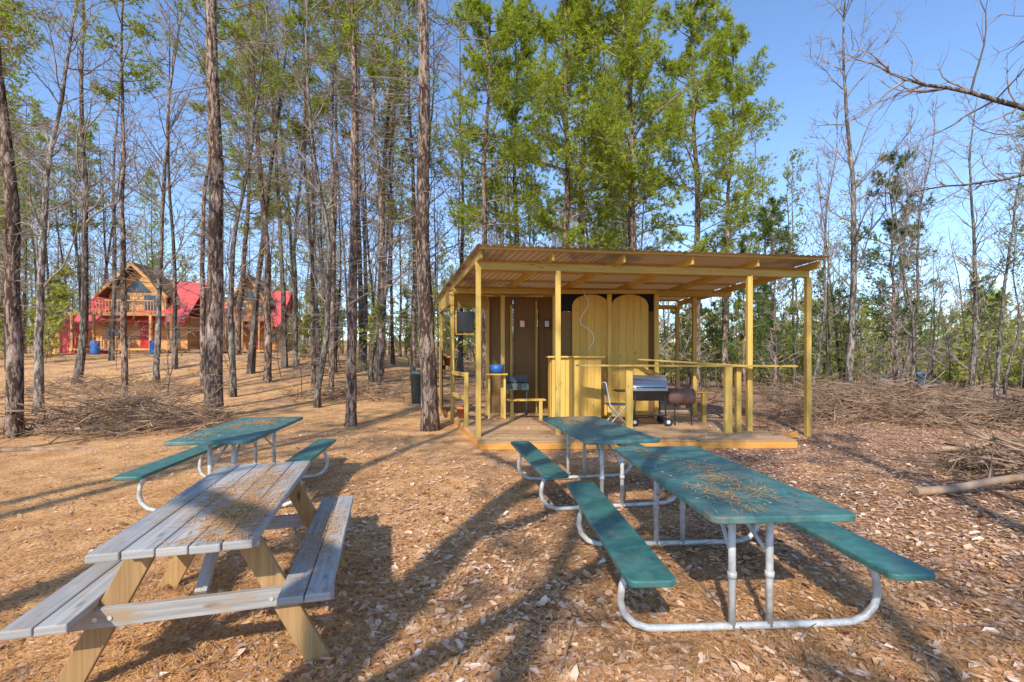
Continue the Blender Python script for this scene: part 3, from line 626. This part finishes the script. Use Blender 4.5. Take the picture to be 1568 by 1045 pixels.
# ---------------- cabins
def cabin(x,y,rz,s,sxx):
    e=empty('log_cabin',(x,y,h1(x,y)+.1),rz); e.scale=(s*sxx,s,s)
    mb=MB()
    for k in range(13): mb.beam((-3.4,0,.28+k*.2),(3.4,0,.28+k*.2),.2,.19)
    for k in range(13): mb.beam((-3.4,.1,.28+k*.2),(-3.4,5,.28+k*.2),.2,.19); mb.beam((3.4,.1,.28+k*.2),(3.4,5,.28+k*.2),.2,.19)
    for k in range(18):
        z=2.9+k*.19; 
        hw=2.0 if z<4.3 else 2.0*(6.3-z)/2.0
        if hw>.15: mb.beam((-hw,-.3,z),(hw,-.3,z),.2,.18)
    for xx in (-3.3,-1.9,0,1.9,3.3): mb.beam((xx,-2.1,0),(xx,-2.1,2.6),.16,.16,up=(0,1,0))
    mb.beam((-3.5,-2.1,2.65),(3.5,-2.1,2.65),.16,.2); mb.beam((-2.1,-2.1,3.65),(2.1,-2.1,3.65),.08,.08)
    for k in range(22): mb.beam((-2.1+k*.2,-2.1,2.8),(-2.1+k*.2,-2.1,3.62),.04,.04,up=(0,1,0))
    for k in range(14): mb.beam((-3.3+k*.22,-2.1,.3),(-3.3+k*.22,-2.1,1.0),.04,.04,up=(0,1,0))
    mb.beam((-3.3,-2.1,1.02),(-.3,-2.1,1.02),.08,.06); mb.box((0,-1.1,.12),(7,2.1,.14)); mb.box((0,-1.1,2.78),(4.3,2.0,.06))
    for sx in (-1,1): mb.beam((0,-1.15,6.5),(sx*2.5,-1.15,4.0),.1,.2)
    mb.obj('log_walls',[M_log],e)
    mb=MB()
    mb.ext([(-3.8,-1.3,2.25),(-3.8,2.2,5.7),(-3.8,5.8,2.62),(-3.8,5.8,2.52),(-3.8,2.2,5.6),(-3.8,-1.3,2.15)],(7.6,0,0),0)
    mb.obj('red_metal_roof',[M_red],e); mb=MB()
    for sx in (-1,1): mb.ext([(0,-1.1,6.65),(sx*2.5,-1.1,4.15),(sx*2.5,-1.1,4.03),(0,-1.1,6.53)],(0,3.2,0),0)
    mb.obj('dormer_roof',[M_ply],e)
    mb=MB(); mb.box((-1.0,-.42,3.6),(.9,.03,1.3)); mb.box((.9,-.42,3.6),(.9,.03,1.3)); mb.box((-1.9,-.12,1.4),(.9,.04,.9)); mb.box((2.4,-.12,1.4),(.8,.04,.9))
    mb.ext([(-1.0,-.43,4.45),(1.0,-.43,4.45),(0,-.43,5.5)],(0,.03,0)); mb.obj('windows',[M_glass],e)
    mb=MB(); mb.box((.5,-.13,1.15),(.95,.05,1.95)); mb.obj('door',[M_redd],e)
cabin(-28.4,36,math.radians(8),1.0,.98); cabin(-22.6,41,math.radians(8),1.0,.68)
def barrel(x,y):
    e=empty('blue_barrel',(x,y,h1(x,y))); mb=MB(False); mb.tube([(0,0,0),(0,0,.1),(0,0,.3),(0,0,.6),(0,0,.85),(0,0,.92)],[.26,.29,.27,.27,.29,.26],18,0); mb.obj('drum',[M_blue],e)
barrel(-29.0,32.7); barrel(-24.8,32.6)
e=empty('red_shed',(-35,37.5,h1(-35,37.5)-.1)); mb=MB(False); mb.box((0,0,1.1),(3,3,2.2),0); mb.ext([(-1.7,-1.7,2.1),(1.7,-1.7,2.1),(0,-1.7,3.2)],(0,3.4,0),0); mb.box((0,-1.52,1),(.9,.05,1.9),1); mb.obj('shed_body',[M_red,M_log],e)
# ---------------- car
e=empty('parked_car',(31.5,38,h1(31.5,38)),math.radians(20)); mb=MB(False)
mb.ext([(-.85,-2.2,.35),(-.85,2.2,.35),(-.85,2.25,.8),(-.85,1.2,.98),(-.85,.6,1.5),(-.85,-1.6,1.55),(-.85,-2.15,1.0)][::-1],(1.7,0,0),0)
mb.obj('body',[M_carp],e,bevel=.06); mb=MB(False)
for sx in (-.87,.87): mb.ext([(sx,-1.9,1.03),(sx,1.0,1.03),(sx,.55,1.42),(sx,-1.55,1.46)],(.02 if sx>0 else -.02,0,0),0)
mb.ext([(-.7,-2.16,1.05),(.7,-2.16,1.05),(.65,-1.72,1.46),(-.65,-1.72,1.46)],(0,-.03,.02),0)
mb.obj('windows',[M_glass],e); mb=MB(False)
for sx in (-.9,.68):
    for yy in (-1.4,1.4): mb.tube([(sx,yy,.33),(sx+.22,yy,.33)],.33,18,0)
mb.obj('wheels',[M_rub],e)
# ---------------- light
el=math.radians(37); az=math.radians(195.7)
w=bpy.data.worlds.new('World'); sc.world=w; w.use_nodes=True; nt=w.node_tree
sky=nt.nodes.new('ShaderNodeTexSky'); sky.sky_type='NISHITA'; sky.sun_disc=False; sky.sun_elevation=el; sky.sun_rotation=az; sky.altitude=300; sky.dust_density=.4; sky.ozone_density=1.3
bg=nt.nodes['Background']; nt.links.new(mixc(nt,sky.outputs[0],(1.4,1.6,1.85),1.,'MULTIPLY'),bg.inputs[0]); bg.inputs[1].default_value=.15
L=bpy.data.lights.new('sun','SUN'); L.energy=5; L.angle=math.radians(.5); L.color=(1,.91,.76)
o=bpy.data.objects.new('sun',L); lk(o); sd=Vector((math.sin(az)*math.cos(el),math.cos(az)*math.cos(el),math.sin(el)))
o.rotation_euler=sd.to_track_quat('Z','Y').to_euler()
cam=bpy.data.cameras.new('camera'); cam.lens=16.53; cam.sensor_width=36; cam.shift_y=.0166; cam.clip_end=4000; cam.clip_start=.05
o=bpy.data.objects.new('camera',cam); lk(o); o.location=(0,0,1.55); o.rotation_euler=(math.pi/2,0,0); sc.camera=o
